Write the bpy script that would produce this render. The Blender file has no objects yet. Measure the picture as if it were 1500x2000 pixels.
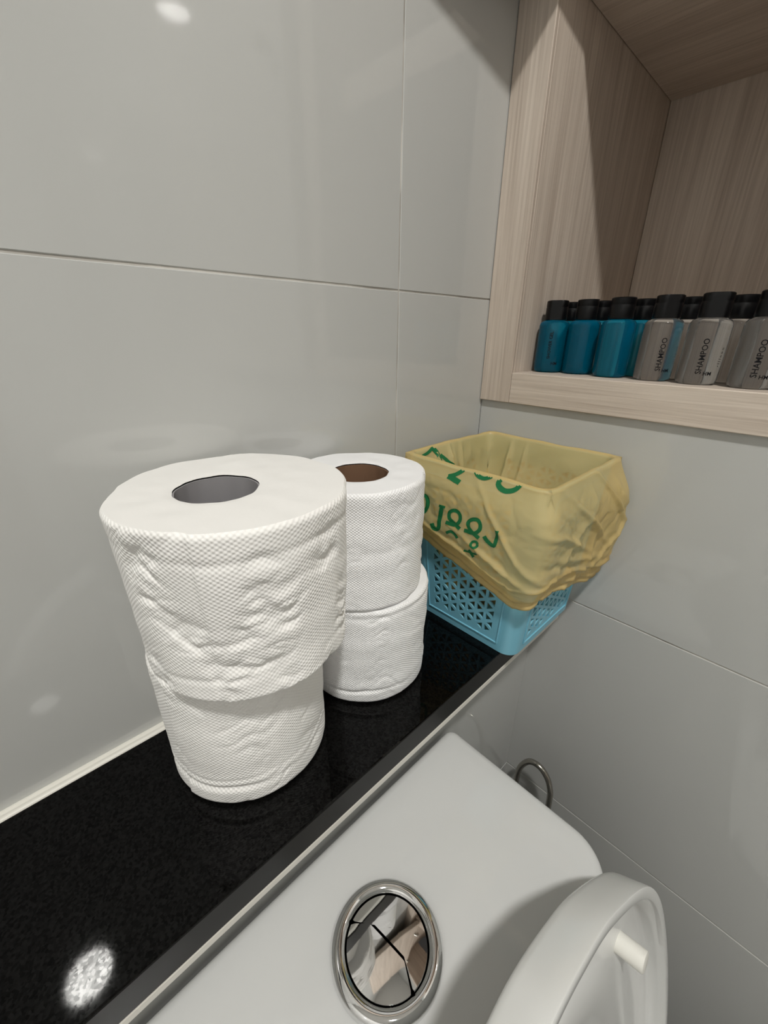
import bpy, bmesh, math, random
from mathutils import Vector, Matrix, noise
from mathutils.bvhtree import BVHTree
random.seed(4)
SC = bpy.context.scene
COL = SC.collection
PI = math.pi

# ------------------------------------------------------------------ camera, world, exposure
H = 0.2683                       # camera height above the granite ledge (ledge top is z = 0)
RX = Vector((0.72361, -0.69021, 0.0094)); RD = Vector((-0.2689, -0.2944, -0.9171))
FW = RX.cross(RD).normalized(); RX = RX.normalized(); RD = FW.cross(RX).normalized()
cam = bpy.data.cameras.new('camera'); camo = bpy.data.objects.new('camera', cam); COL.objects.link(camo)
cam.sensor_fit = 'HORIZONTAL'; cam.sensor_width = 36.0; cam.lens = 36.0 * 810.0 / 1500.0
cam.clip_start = 0.005; cam.clip_end = 50
mw = Matrix((( RX.x, -RD.x, -FW.x, 0.0), (RX.y, -RD.y, -FW.y, 0.0), (RX.z, -RD.z, -FW.z, H), (0, 0, 0, 1)))
camo.matrix_world = mw
SC.camera = camo
SC.view_settings.view_transform = 'Standard'; SC.view_settings.look = 'None'
SC.view_settings.gamma = 1.0; SC.view_settings.use_curve_mapping = False
SC.view_settings.exposure = 1.10
SC.cycles.caustics_reflective = False; SC.cycles.caustics_refractive = False
SC.cycles.max_bounces = 12; SC.cycles.diffuse_bounces = 6; SC.cycles.glossy_bounces = 6
SC.cycles.transmission_bounces = 10; SC.cycles.transparent_max_bounces = 16
w = bpy.data.worlds.new('world'); SC.world = w; w.use_nodes = True
w.node_tree.nodes['Background'].inputs[0].default_value = (0.02, 0.02, 0.02, 1)
LAMP = 235.0                     # radiance of the downlight diffusers
LAMP_COLOR = (1.0, 0.985, 0.94)

# ------------------------------------------------------------------ room numbers (metres)
YB = 0.2714; XR = 0.4124; YH = 0.1675        # back wall, right wall, half wall under the ledge
XL = -0.95; YF = -1.95; ZF = -0.90; ZC = 1.385
YL = 0.1392; TH = 0.0222                     # ledge front edge, ledge thickness
ZT = -0.0885                                 # tank lid top

# ------------------------------------------------------------------ helpers
def new_mat(name):
    m = bpy.data.materials.new(name); m.use_nodes = True
    return m, m.node_tree.nodes, m.node_tree.links, m.node_tree.nodes['Principled BSDF']
def setp(b, **k):
    for a, v in k.items():
        b.inputs[a.replace('_', ' ')].default_value = v
def rgb(r, g, b): return (r, g, b, 1.0)
def node(N, t, **k):
    n = N.new(t)
    for a, v in k.items(): setattr(n, a, v)
    return n
def math_n(N, L, op, a, b=None):
    n = N.new('ShaderNodeMath'); n.operation = op
    for i, v in enumerate((a, b)):
        if v is None: continue
        if isinstance(v, (int, float)): n.inputs[i].default_value = v
        else: L.new(v, n.inputs[i])
    return n.outputs[0]
def plain(name, col, rough=0.5, spec=0.5, metal=0.0):
    m, N, L, b = new_mat(name)
    setp(b, Base_Color=rgb(*col), Roughness=rough, Metallic=metal); b.inputs['Specular IOR Level'].default_value = spec
    return m
def obj(name, me, mat, parent=None, smooth=None):
    if isinstance(me, bmesh.types.BMesh):
        d = bpy.data.meshes.new(name); me.normal_update(); me.to_mesh(d); me.free(); me = d
    if mat is not None:
        me.materials.clear(); me.materials.append(mat)
    if smooth is not None:
        for p in me.polygons: p.use_smooth = True
        if smooth < 180:
            me.set_sharp_from_angle(angle=math.radians(smooth))
    o = bpy.data.objects.new(name, me); COL.objects.link(o)
    if parent is not None: o.parent = parent
    return o
def empty(name, loc=(0, 0, 0)):
    o = bpy.data.objects.new(name, None); COL.objects.link(o); o.location = loc; o.empty_display_size = 0.02
    return o
def tag(o, label, cat, group=None, kind=None):
    o['label'] = label; o['category'] = cat
    if group: o['group'] = group
    if kind: o['kind'] = kind
    return o
def struct(o, label=None):
    o['kind'] = 'structure'
    if label: o['label'] = label
    return o
def box_bm(x0, x1, y0, y1, z0, z1, bevel=0.0, seg=2):
    bm = bmesh.new()
    bmesh.ops.create_cube(bm, size=1.0)
    bmesh.ops.scale(bm, verts=bm.verts, vec=(x1 - x0, y1 - y0, z1 - z0))
    bmesh.ops.translate(bm, verts=bm.verts, vec=((x0 + x1) / 2, (y0 + y1) / 2, (z0 + z1) / 2))
    if bevel > 0:
        bmesh.ops.bevel(bm, geom=bm.edges[:], offset=bevel, segments=seg, affect='EDGES', profile=0.5)
    return bm
def grid_mesh(rings, closed_u=True, cap0=False, cap1=False, uv=None):
    """rings: list of lists of points (same length)"""
    nr = len(rings); nu = len(rings[0])
    V = [p for r in rings for p in r]; F = []; UV = []
    lim = nu if closed_u else nu - 1
    for j in range(nr - 1):
        for i in range(lim):
            i2 = (i + 1) % nu
            F.append((j * nu + i, j * nu + i2, (j + 1) * nu + i2, (j + 1) * nu + i))
            if uv: UV += [uv(i, j), uv(i + 1, j), uv(i + 1, j + 1), uv(i, j + 1)]
    if cap0: F.append(tuple(range(nu))[::-1]); UV += [(0, 0)] * nu
    if cap1: F.append(tuple((nr - 1) * nu + i for i in range(nu))); UV += [(0, 0)] * nu
    me = bpy.data.meshes.new('m'); me.from_pydata(V, [], F); me.update()
    if uv:
        l = me.uv_layers.new(name='UVMap'); l.data.foreach_set('uv', [c for t in UV for c in t])
    return me
def lathe(profile, n=48, c=(0, 0, 0)):
    rings = [[(c[0] + r * math.cos(2 * PI * i / n), c[1] + r * math.sin(2 * PI * i / n), c[2] + z) for i in range(n)] for r, z in profile]
    return grid_mesh(rings, cap0=profile[0][0] > 1e-6, cap1=profile[-1][0] > 1e-6)
def tube(path, r, n=12):
    P = [Vector(p) for p in path]; rings = []; up = None
    for i, p in enumerate(P):
        t = (P[min(i + 1, len(P) - 1)] - P[max(i - 1, 0)]).normalized()
        if up is None:
            up = t.orthogonal().normalized()
        up = (up - t * up.dot(t)).normalized(); s = t.cross(up)
        rr = r[i] if isinstance(r, (list, tuple)) else r
        rings.append([tuple(p + (up * math.cos(2 * PI * k / n) + s * math.sin(2 * PI * k / n)) * rr) for k in range(n)])
    return grid_mesh(rings, cap0=True, cap1=True)
def smooth_path(pts, k=8, closed=False):
    P = [Vector(p) for p in pts]; n = len(P); out = []
    for i in range(n if closed else n - 1):
        if closed: p0, p1, p2, p3 = P[i - 1], P[i], P[(i + 1) % n], P[(i + 2) % n]
        else: p0, p1, p2, p3 = P[max(i - 1, 0)], P[i], P[i + 1], P[min(i + 2, n - 1)]
        for j in range(k):
            t = j / k
            out.append(0.5 * ((2 * p1) + (p2 - p0) * t + (2 * p0 - 5 * p1 + 4 * p2 - p3) * t * t + (3 * p1 - p0 - 3 * p2 + p3) * t ** 3))
    if not closed: out.append(P[-1])
    return out
def lerp(a, b, t): return a + (b - a) * t
def interp(xs, ys, x):
    if x <= xs[0]: return ys[0]
    for i in range(len(xs) - 1):
        if x <= xs[i + 1]:
            t = (x - xs[i]) / (xs[i + 1] - xs[i]); return lerp(ys[i], ys[i + 1], t)
    return ys[-1]
def sstep(a, b, x):
    t = max(0.0, min(1.0, (x - a) / (b - a))); return t * t * (3 - 2 * t)
def nz(x, y, z): return noise.noise(Vector((x, y, z)))

# ------------------------------------------------------------------ materials
def tile_mat(name='wall_tile_glaze', c0=(0.505, 0.51, 0.497), c1=(0.53, 0.535, 0.522)):
    m, N, L, b = new_mat(name)
    tc = N.new('ShaderNodeTexCoord'); n = node(N, 'ShaderNodeTexNoise'); n.inputs['Scale'].default_value = 3.0
    n.inputs['Detail'].default_value = 2.0
    L.new(tc.outputs['Object'], n.inputs['Vector'])
    cr = N.new('ShaderNodeValToRGB'); cr.color_ramp.elements[0].color = rgb(*c0); cr.color_ramp.elements[1].color = rgb(*c1)
    L.new(n.outputs['Fac'], cr.inputs['Fac']); L.new(cr.outputs['Color'], b.inputs['Base Color'])
    setp(b, Roughness=0.05); b.inputs['Specular IOR Level'].default_value = 0.5
    bn = node(N, 'ShaderNodeTexNoise'); bn.inputs['Scale'].default_value = 5.0; L.new(tc.outputs['Object'], bn.inputs['Vector'])
    bp = N.new('ShaderNodeBump'); bp.inputs['Strength'].default_value = 0.05; bp.inputs['Distance'].default_value = 0.002
    L.new(bn.outputs['Fac'], bp.inputs['Height']); L.new(bp.outputs['Normal'], b.inputs['Normal'])
    return m
M_TILE = tile_mat(); M_TILE_WHITE = tile_mat('plain_white_tile', (0.83, 0.83, 0.82), (0.86, 0.86, 0.85))
def grout_mat():
    m, N, L, b = new_mat('tile_grout')
    tc = N.new('ShaderNodeTexCoord'); n = node(N, 'ShaderNodeTexNoise'); n.inputs['Scale'].default_value = 14.0; n.inputs['Detail'].default_value = 5.0
    L.new(tc.outputs['Object'], n.inputs['Vector'])
    cr = N.new('ShaderNodeValToRGB'); cr.color_ramp.elements[0].position = 0.38; cr.color_ramp.elements[1].position = 0.62
    cr.color_ramp.elements[0].color = rgb(0.30, 0.28, 0.25); cr.color_ramp.elements[1].color = rgb(0.66, 0.64, 0.60)
    L.new(n.outputs['Fac'], cr.inputs['Fac']); L.new(cr.outputs['Color'], b.inputs['Base Color']); setp(b, Roughness=0.9)
    return m
M_GROUT = grout_mat()
def granite_mat():
    m, N, L, b = new_mat('black_granite')
    tc = N.new('ShaderNodeTexCoord')
    v = node(N, 'ShaderNodeTexVoronoi'); v.inputs['Scale'].default_value = 800.0; L.new(tc.outputs['Object'], v.inputs['Vector'])
    cr = N.new('ShaderNodeValToRGB'); cr.color_ramp.elements[0].color = rgb(0.0012, 0.0012, 0.0012); cr.color_ramp.elements[1].color = rgb(0.0028, 0.0027, 0.0026)
    L.new(v.outputs['Color'], cr.inputs['Fac'])
    n2 = node(N, 'ShaderNodeTexVoronoi'); n2.inputs['Scale'].default_value = 26.0; L.new(tc.outputs['Object'], n2.inputs['Vector'])
    sp = math_n(N, L, 'LESS_THAN', n2.outputs['Distance'], 0.022)
    mx = node(N, 'ShaderNodeMix', data_type='RGBA'); L.new(sp, mx.inputs['Factor']); L.new(cr.outputs['Color'], mx.inputs['A']); mx.inputs['B'].default_value = rgb(0.55, 0.53, 0.5)
    L.new(mx.outputs['Result'], b.inputs['Base Color'])
    # crystals take polish differently: roughness and specular vary cell by cell
    sx = N.new('ShaderNodeSeparateColor'); L.new(v.outputs['Color'], sx.inputs['Color'])
    r1 = math_n(N, L, 'MULTIPLY', sx.outputs['Red'], 0.025); r2 = math_n(N, L, 'ADD', r1, 0.004); L.new(r2, b.inputs['Roughness'])
    s1 = math_n(N, L, 'MULTIPLY', sx.outputs['Green'], 0.16); s2 = math_n(N, L, 'ADD', s1, 0.09); L.new(s2, b.inputs['Specular IOR Level'])
    return m
M_GRANITE = granite_mat(); M_HONED = plain('honed_granite_edge', (0.008, 0.0078, 0.0076), 0.38, 0.25)
def wood_mat(name, axis, dark=(0.44, 0.365, 0.305), light=(0.66, 0.575, 0.495), rough=0.48):
    m, N, L, b = new_mat(name)
    tc = N.new('ShaderNodeTexCoord')
    def streak(across, along, det):
        mp = N.new('ShaderNodeMapping'); s = [across] * 3; s[axis] = along; mp.inputs['Scale'].default_value = s
        L.new(tc.outputs['Object'], mp.inputs['Vector'])
        n = node(N, 'ShaderNodeTexNoise'); n.inputs['Scale'].default_value = 1.0; n.inputs['Detail'].default_value = det; n.inputs['Roughness'].default_value = 0.6
        L.new(mp.outputs['Vector'], n.inputs['Vector']); return n.outputs['Fac']
    a = streak(430, 9, 3.0); c = streak(55, 2.2, 3.0)
    s = math_n(N, L, 'ADD', math_n(N, L, 'MULTIPLY', a, 0.5), math_n(N, L, 'MULTIPLY', c, 0.5))
    cr = N.new('ShaderNodeValToRGB'); cr.color_ramp.elements[0].position = 0.34; cr.color_ramp.elements[1].position = 0.62
    cr.color_ramp.elements[0].color = rgb(*dark); cr.color_ramp.elements[1].color = rgb(*light)
    L.new(s, cr.inputs['Fac']); L.new(cr.outputs['Color'], b.inputs['Base Color'])
    setp(b, Roughness=rough); b.inputs['Specular IOR Level'].default_value = 0.35
    bp = N.new('ShaderNodeBump'); bp.inputs['Strength'].default_value = 0.35; bp.inputs['Distance'].default_value = 0.0006
    L.new(a, bp.inputs['Height']); L.new(bp.outputs['Normal'], b.inputs['Normal'])
    return m
M_WOOD_Z = wood_mat('ash_laminate_upright', 2); M_WOOD_Y = wood_mat('ash_laminate_level', 1)
M_GLOSSWOOD = plain('white_lacquer', (0.62, 0.60, 0.57), 0.03, 0.5)
def tissue_mat(name, pitch, depth, col):
    m, N, L, b = new_mat(name)
    uv = N.new('ShaderNodeUVMap'); uv.uv_map = 'UVMap'
    sp = N.new('ShaderNodeSeparateXYZ'); L.new(uv.outputs['UV'], sp.inputs[0])
    k = PI / pitch
    u = math_n(N, L, 'MULTIPLY', sp.outputs['X'], k); v = math_n(N, L, 'MULTIPLY', sp.outputs['Y'], k * 1.25)
    wn = node(N, 'ShaderNodeTexNoise'); wn.inputs['Scale'].default_value = 45.0; L.new(uv.outputs['UV'], wn.inputs['Vector'])
    wv = math_n(N, L, 'MULTIPLY', wn.outputs['Fac'], 5.0)
    p = math_n(N, L, 'COSINE', math_n(N, L, 'ADD', u, wv)); q = math_n(N, L, 'COSINE', math_n(N, L, 'ADD', v, wv))
    e = math_n(N, L, 'MULTIPLY', p, q)
    nt = node(N, 'ShaderNodeTexNoise'); nt.inputs['Scale'].default_value = 90.0; nt.inputs['Detail'].default_value = 4.0
    tc = N.new('ShaderNodeTexCoord'); L.new(tc.outputs['Object'], nt.inputs['Vector'])
    nm = math_n(N, L, 'MULTIPLY', nt.outputs['Fac'], 1.6)
    n3 = node(N, 'ShaderNodeTexNoise'); n3.inputs['Scale'].default_value = 30.0; L.new(tc.outputs['Object'], n3.inputs['Vector'])
    am = math_n(N, L, 'ADD', math_n(N, L, 'MULTIPLY', n3.outputs['Fac'], 1.1), 0.15)
    hh = math_n(N, L, 'ADD', math_n(N, L, 'MULTIPLY', e, am), nm)
    bp = N.new('ShaderNodeBump'); bp.inputs['Strength'].default_value = 0.75; bp.inputs['Distance'].default_value = depth
    L.new(hh, bp.inputs['Height']); L.new(bp.outputs['Normal'], b.inputs['Normal'])
    setp(b, Base_Color=rgb(*col), Roughness=0.95); b.inputs['Specular IOR Level'].default_value = 0.1
    b.inputs['Sheen Weight'].default_value = 0.15
    return m
M_TIS_BIG = tissue_mat('embossed_tissue', 0.0015, 0.00026, (0.93, 0.92, 0.895)); M_TIS_SM = tissue_mat('fine_tissue', 0.0012, 0.00035, (0.93, 0.93, 0.935))
def tissue_end_mat(name, col):
    m, N, L, b = new_mat(name)
    tc = N.new('ShaderNodeTexCoord'); n = node(N, 'ShaderNodeTexNoise'); n.inputs['Scale'].default_value = 260.0; n.inputs['Detail'].default_value = 4.0
    L.new(tc.outputs['Object'], n.inputs['Vector'])
    bp = N.new('ShaderNodeBump'); bp.inputs['Strength'].default_value = 0.25; bp.inputs['Distance'].default_value = 0.0004
    L.new(n.outputs['Fac'], bp.inputs['Height']); L.new(bp.outputs['Normal'], b.inputs['Normal'])
    setp(b, Base_Color=rgb(*col), Roughness=0.95); b.inputs['Specular IOR Level'].default_value = 0.1
    return m
M_END_BIG = tissue_end_mat('tissue_roll_end', (0.77, 0.76, 0.74)); M_END_SM = tissue_end_mat('tissue_roll_end_white', (0.80, 0.80, 0.805))
M_CORE_GREY = plain('grey_cardboard', (0.30, 0.29, 0.30), 0.85, 0.2); M_CORE_BROWN = plain('brown_cardboard', (0.20, 0.115, 0.07), 0.85, 0.2)
M_CERAMIC = plain('white_ceramic', (0.635, 0.64, 0.635), 0.06, 0.5)
M_SEAT = plain('white_seat_plastic', (0.73, 0.735, 0.725), 0.16, 0.5)
M_RUBBER = plain('white_rubber', (0.78, 0.77, 0.72), 0.5, 0.3)
def chrome_mat():
    m, N, L, b = new_mat('chrome')
    setp(b, Base_Color=rgb(0.80, 0.80, 0.80), Metallic=1.0, Roughness=0.035)
    return m
M_CHROME = chrome_mat()
M_STEEL = plain('brushed_steel', (0.42, 0.40, 0.36), 0.22, 0.5, 1.0)
M_DARK = plain('dark_gap', (0.012, 0.012, 0.012), 0.6, 0.2)
M_CAULK = plain('white_caulk', (0.74, 0.72, 0.66), 0.4, 0.4)
M_PAINT = plain('ceiling_paint', (0.80, 0.79, 0.77), 0.7, 0.2)
M_FLOOR = plain('floor_tile', (0.34, 0.335, 0.32), 0.25, 0.5)
M_BLUE = plain('pale_blue_plastic', (0.20, 0.50, 0.64), 0.33, 0.5)
M_CAP = plain('black_cap_plastic', (0.004, 0.004, 0.0045), 0.3, 0.25)
M_INK = plain('black_label_ink', (0.004, 0.004, 0.006), 0.5, 0.2)
M_GREENINK = plain('green_print', (0.012, 0.16, 0.055), 0.5, 0.3)
def bag_mat():
    m, N, L, b = new_mat('biodegradable_bag_film')
    tc = N.new('ShaderNodeTexCoord'); n = node(N, 'ShaderNodeTexNoise'); n.inputs['Scale'].default_value = 22.0; n.inputs['Detail'].default_value = 3.0
    L.new(tc.outputs['Object'], n.inputs['Vector'])
    cr = N.new('ShaderNodeValToRGB'); cr.color_ramp.elements[0].color = rgb(0.84, 0.62, 0.26); cr.color_ramp.elements[1].color = rgb(0.92, 0.71, 0.34)
    L.new(n.outputs['Fac'], cr.inputs['Fac']); L.new(cr.outputs['Color'], b.inputs['Base Color'])
    setp(b, Roughness=0.30); b.inputs['Specular IOR Level'].default_value = 0.4
    nb = node(N, 'ShaderNodeTexNoise'); nb.inputs['Scale'].default_value = 55.0; nb.inputs['Detail'].default_value = 3.0; L.new(tc.outputs['Object'], nb.inputs['Vector'])
    bp = N.new('ShaderNodeBump'); bp.inputs['Strength'].default_value = 0.14; bp.inputs['Distance'].default_value = 0.002
    L.new(nb.outputs['Fac'], bp.inputs['Height']); L.new(bp.outputs['Normal'], b.inputs['Normal'])
    tl = N.new('ShaderNodeBsdfTranslucent'); L.new(cr.outputs['Color'], tl.inputs['Color']); L.new(bp.outputs['Normal'], tl.inputs['Normal'])
    tr = N.new('ShaderNodeBsdfTransparent'); tr.inputs['Color'].default_value = rgb(0.95, 0.92, 0.78)
    m1 = N.new('ShaderNodeMixShader'); m1.inputs[0].default_value = 0.22; L.new(b.outputs[0], m1.inputs[1]); L.new(tl.outputs[0], m1.inputs[2])
    m2 = N.new('ShaderNodeMixShader'); m2.inputs[0].default_value = 0.36; L.new(m1.outputs[0], m2.inputs[1]); L.new(tr.outputs[0], m2.inputs[2])
    L.new(m2.outputs[0], N['Material Output'].inputs['Surface'])
    return m
M_BAG = bag_mat()
def bottle_mat(name, col, ior, diff, dcol):
    m, N, L, b = new_mat(name)
    setp(b, Base_Color=rgb(*col), Roughness=0.03, IOR=ior); b.inputs['Transmission Weight'].default_value = 1.0
    d = N.new('ShaderNodeBsdfDiffuse'); d.inputs['Color'].default_value = rgb(*dcol)
    mx = N.new('ShaderNodeMixShader'); mx.inputs[0].default_value = diff
    L.new(b.outputs[0], mx.inputs[1]); L.new(d.outputs[0], mx.inputs[2]); L.new(mx.outputs[0], N['Material Output'].inputs['Surface'])
    return m
M_GEL = bottle_mat('blue_shower_gel', (0.03, 0.55, 0.84), 1.36, 0.28, (0.0, 0.19, 0.33))
M_CLEAR = bottle_mat('clear_shampoo', (0.90, 0.94, 0.96), 1.36, 0.07, (0.5, 0.51, 0.52))
def lamp_mat(k=1.0):
    m, N, L, b = new_mat('lamp_diffuser')
    e = N.new('ShaderNodeEmission'); e.inputs['Color'].default_value = (*LAMP_COLOR, 1); e.inputs['Strength'].default_value = LAMP * k
    L.new(e.outputs[0], N['Material Output'].inputs['Surface']); return m
M_LAMP = lamp_mat(); M_LAMP2 = lamp_mat(0.11)

# ------------------------------------------------------------------ room shell
def tiled_wall(name, rects, axis, at, sgn, us, zs, label, mat=None):
    """backing (grout) + one child per tile. axis 0: plane x=at, u=y ; axis 1: plane y=at, u=x. sgn: direction of outward normal."""
    wt = 0.05; tt = 0.0012; gap = 0.0007
    bm = bmesh.new()
    for (u0, u1, z0, z1) in rects:
        a0, a1 = sorted((at - sgn * 0.0006 - sgn * tt * 0, at - sgn * wt))
        b = box_bm(a0, a1, u0, u1, z0, z1) if axis == 0 else box_bm(u0, u1, a0, a1, z0, z1)
        me = bpy.data.meshes.new('t'); b.to_mesh(me); b.free(); bm.from_mesh(me); bpy.data.meshes.remove(me)
    root = struct(obj(name, bm, M_GROUT), label)
    for (r0, r1, q0, q1) in rects:
        ul = [r0] + sorted(u for u in us if r0 + 0.004 < u < r1 - 0.004) + [r1]
        zl = [q0] + [z for z in zs if q0 + 0.004 < z < q1 - 0.004] + [q1]
        for i in range(len(ul) - 1):
            for j in range(len(zl) - 1):
                u0 = ul[i] + (gap if i else 0); u1 = ul[i + 1] - (gap if i < len(ul) - 2 else 0)
                z0 = zl[j] + (gap if j else 0); z1 = zl[j + 1] - (gap if j < len(zl) - 2 else 0)
                a0, a1 = sorted((at, at - sgn * tt))
                b = box_bm(a0, a1, u0, u1, z0, z1, 0.0004, 1) if axis == 0 else box_bm(u0, u1, a0, a1, z0, z1, 0.0004, 1)
                obj('tile', b, mat or M_TILE, root)
    return root
ZS = [-0.9005 + 0.3 * i for i in range(9)]          # rows of 300 mm tiles
XS = [0.2755 - 0.6 * i for i in range(4)]
YS = [YB - 0.6 * i for i in range(1, 5)]
CY0, CY1 = -0.47, YB                                # cabinet opening in the right wall
CZ0, CZ1 = 0.2001, 1.10
tiled_wall('wall_back', [(XL, XR, ZF, ZC)], 1, YB, -1, XS, ZS, 'white glossy tiled back wall')
tiled_wall('wall_right', [(YF, YB, ZF, CZ0 + 0.0006), (YF, CY0, CZ0 + 0.0006, ZC), (CY0, YB, CZ1, ZC)], 0, XR, -1, YS, ZS, 'white glossy tiled right wall under the wooden cabinet')
tiled_wall('wall_left', [(YF, YB, ZF, ZC)], 0, XL, 1, YS, ZS, 'white tiled left wall', M_TILE_WHITE)
tiled_wall('wall_front', [(XL, -0.75, ZF, ZC), (0.05, XR, ZF, ZC), (-0.75, 0.05, 1.15, ZC)], 1, YF, 1, XS, ZS, 'white tiled front wall around the door', M_TILE_WHITE)
# the boxed half wall that carries the ledge
b = box_bm(XL, XR, YH + 0.0018, YB - 0.0005, ZF, -TH - 0.0004)
hw = struct(obj('wall_half', b, M_GROUT), 'low tiled wall under the black ledge')
for (u0, u1) in ((XL, -0.326), (-0.3242, XR)):
    for (z0, z1) in ((ZF, -0.6014), (-0.5996, -0.3014), (-0.2996, -TH - 0.0075)):
        obj('tile', box_bm(u0, u1, YH, YH + 0.002, z0, z1, 0.0004, 1), M_TILE, hw)
struct(obj('floor', box_bm(XL, XR, YF, YB, ZF - 0.05, ZF), M_FLOOR), 'grey bathroom floor')
struct(obj('ceiling', box_bm(XL - 0.05, XR + 0.5, YF - 0.05, YB + 0.05, ZC, ZC + 0.05), M_PAINT), 'white painted ceiling')
dr = struct(empty('door_1', (-0.35, YF, ZF)), 'brown wooden bathroom door')
def local(o, par):                                   # geometry is written in world coordinates; keep it there
    o.parent = par; o.matrix_parent_inverse = Matrix.Translation(-Vector(par.location)); return o
M_DOOR = wood_mat('door_wood', 2, (0.16, 0.10, 0.06), (0.26, 0.17, 0.10))
local(obj('door_panel', box_bm(-0.71, 0.01, YF - 0.03, YF + 0.01, ZF, 1.11, 0.002), M_DOOR), dr)
for (x0, x1, z0, z1) in ((-0.75, -0.71, ZF, 1.15), (0.01, 0.05, ZF, 1.15), (-0.71, 0.01, 1.11, 1.15)):
    local(obj('door_frame', box_bm(x0, x1, YF - 0.04, YF + 0.015, z0, z1, 0.002), M_DOOR), dr)
local(obj('door_handle', tube([(-0.66, YF + 0.01, 0.1), (-0.66, YF + 0.06, 0.1), (-0.55, YF + 0.06, 0.1)], 0.009), M_CHROME, None, 40), dr)
# recessed downlights
def downlight(x, y, r, label, mat):
    root = empty('ceiling_downlight', (x, y, ZC)); tag(root, label, 'lamp')
    local(obj('trim_ring', lathe([(r, 0.0), (r, -0.004), (r + 0.004, -0.007), (r + 0.018, -0.006), (r + 0.022, -0.0005), (r + 0.022, 0.0)], 64, (x, y, ZC)), M_PAINT, None, 60), root)
    n = 48; bm = bmesh.new()
    bm.faces.new([bm.verts.new((x + r * math.cos(-2 * PI * i / n), y + r * math.sin(-2 * PI * i / n), ZC - 0.003)) for i in range(n)])
    local(obj('diffuser', bm, mat), root)
    return root
downlight(-0.207, -0.405, 0.055, 'round recessed ceiling downlight in front of the ledge, nearer the back wall', M_LAMP)
downlight(-0.16, -1.62, 0.055, 'round recessed ceiling downlight nearer the door', M_LAMP2)
# caulk bead along the back of the ledge
pr = [(0.0, 0.0), (-0.0074, 0.0001), (-0.0070, 0.0011), (-0.0056, 0.0017), (-0.0042, 0.0014), (-0.0030, 0.0008), (-0.0022, 0.0013), (-0.0010, 0.0015), (0.0, 0.0013)]
rings = []
for k in range(90):
    x = lerp(XL, XR - 0.0005, k / 89); s = 1 + 0.09 * nz(x * 12, 3.1, 0)
    rings.append([(x, YB + a * s, c * s) for a, c in pr])
struct(obj('trim_1', grid_mesh(rings, cap0=True, cap1=True), M_CAULK, None, 60), 'white caulk bead where the ledge meets the back wall')

struct(obj('trim_2', box_bm(XL, XR - 0.001, YL + 0.0004, YH - 0.0002, -TH - 0.0070, -TH - 0.0002, 0.0012, 2), M_CAULK), 'white strip under the front edge of the ledge')

# ------------------------------------------------------------------ granite ledge
o = obj('granite_ledge', box_bm(XL, XR - 0.0008, YL, YB - 0.0008, -TH, 0.0, 0.0012, 2), M_GRANITE)
o.data.materials.append(M_HONED)
for p in o.data.polygons:
    if p.normal.y < -0.5: p.material_index = 1
tag(o, 'long polished black granite ledge carrying the toilet rolls and basket', 'ledge')

# ------------------------------------------------------------------ wooden wall cabinet with open niche
YST = 0.2355; YN = -0.0115; XF = XR - 0.0045; XNB = 0.694; ZR = 0.2307; ZNC = 0.5235
cab = tag(empty('wall_cabinet', (XF, 0.1, CZ0)), 'pale wood grain wall cabinet with an open niche holding small bottles', 'cabinet')
def wood(name, x0, x1, y0, y1, z0, z1, mat, bev=0.0006, par=cab):
    return local(obj(name, box_bm(x0, x1, y0, y1, z0, z1, bev, 1), mat), par)
wood('stile', XF, 0.4124, YST, YB - 0.0006, CZ0, CZ1, M_WOOD_Z)
wood('stile', XF, 0.434, YN - 0.04, YN, CZ0, CZ1, M_WOOD_Z)
wood('bottom_rail', XF, 0.434, YN + 0.0004, YST - 0.0004, CZ0 + 0.0002, ZR, M_WOOD_Y)
wood('side_panel', 0.41245, XNB + 0.018, YST, YST + 0.018, CZ0, CZ1, M_WOOD_Z)
wood('side_panel', 0.4342, XNB + 0.018, YN - 0.018, YN, CZ0, CZ1, M_WOOD_Z)
wood('back_panel', XNB, XNB + 0.018, YN + 0.0004, YST - 0.0004, ZR, CZ1, M_WOOD_Z)
wood('niche_floor', 0.4342, XNB - 0.0004, YN + 0.0004, YST - 0.0004, CZ0 + 0.004, ZR - 0.0002, M_WOOD_Y)
wood('niche_ceiling', 0.438, XNB - 0.0004, YN + 0.0004, YST - 0.0004, ZNC, ZNC + 0.033, M_WOOD_Y)
wood('top_rail', XF, 0.6, YN + 0.0004, YST - 0.0004, CZ1 - 0.03, CZ1, M_WOOD_Y)
wood('cabinet_door', XF - 0.018, XF, CY0, YN - 0.0405, CZ0, CZ1, M_GLOSSWOOD, 0.0012)
wood('cabinet_case', XF + 0.0005, 0.6, CY0, YN - 0.0405, CZ0, CZ1, M_WOOD_Z)
local(obj('knob', lathe([(0.004, 0.0), (0.004, 0.008), (0.008, 0.011), (0.009, 0.015), (0.007, 0.019), (0.0, 0.020)], 24), M_STEEL, None, 50), cab).matrix_parent_inverse = Matrix.Translation(Vector((XF - 0.018, YN - 0.07, 0.60)) - Vector(cab.location)) @ Matrix.Rotation(-PI / 2, 4, 'Y')
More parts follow.
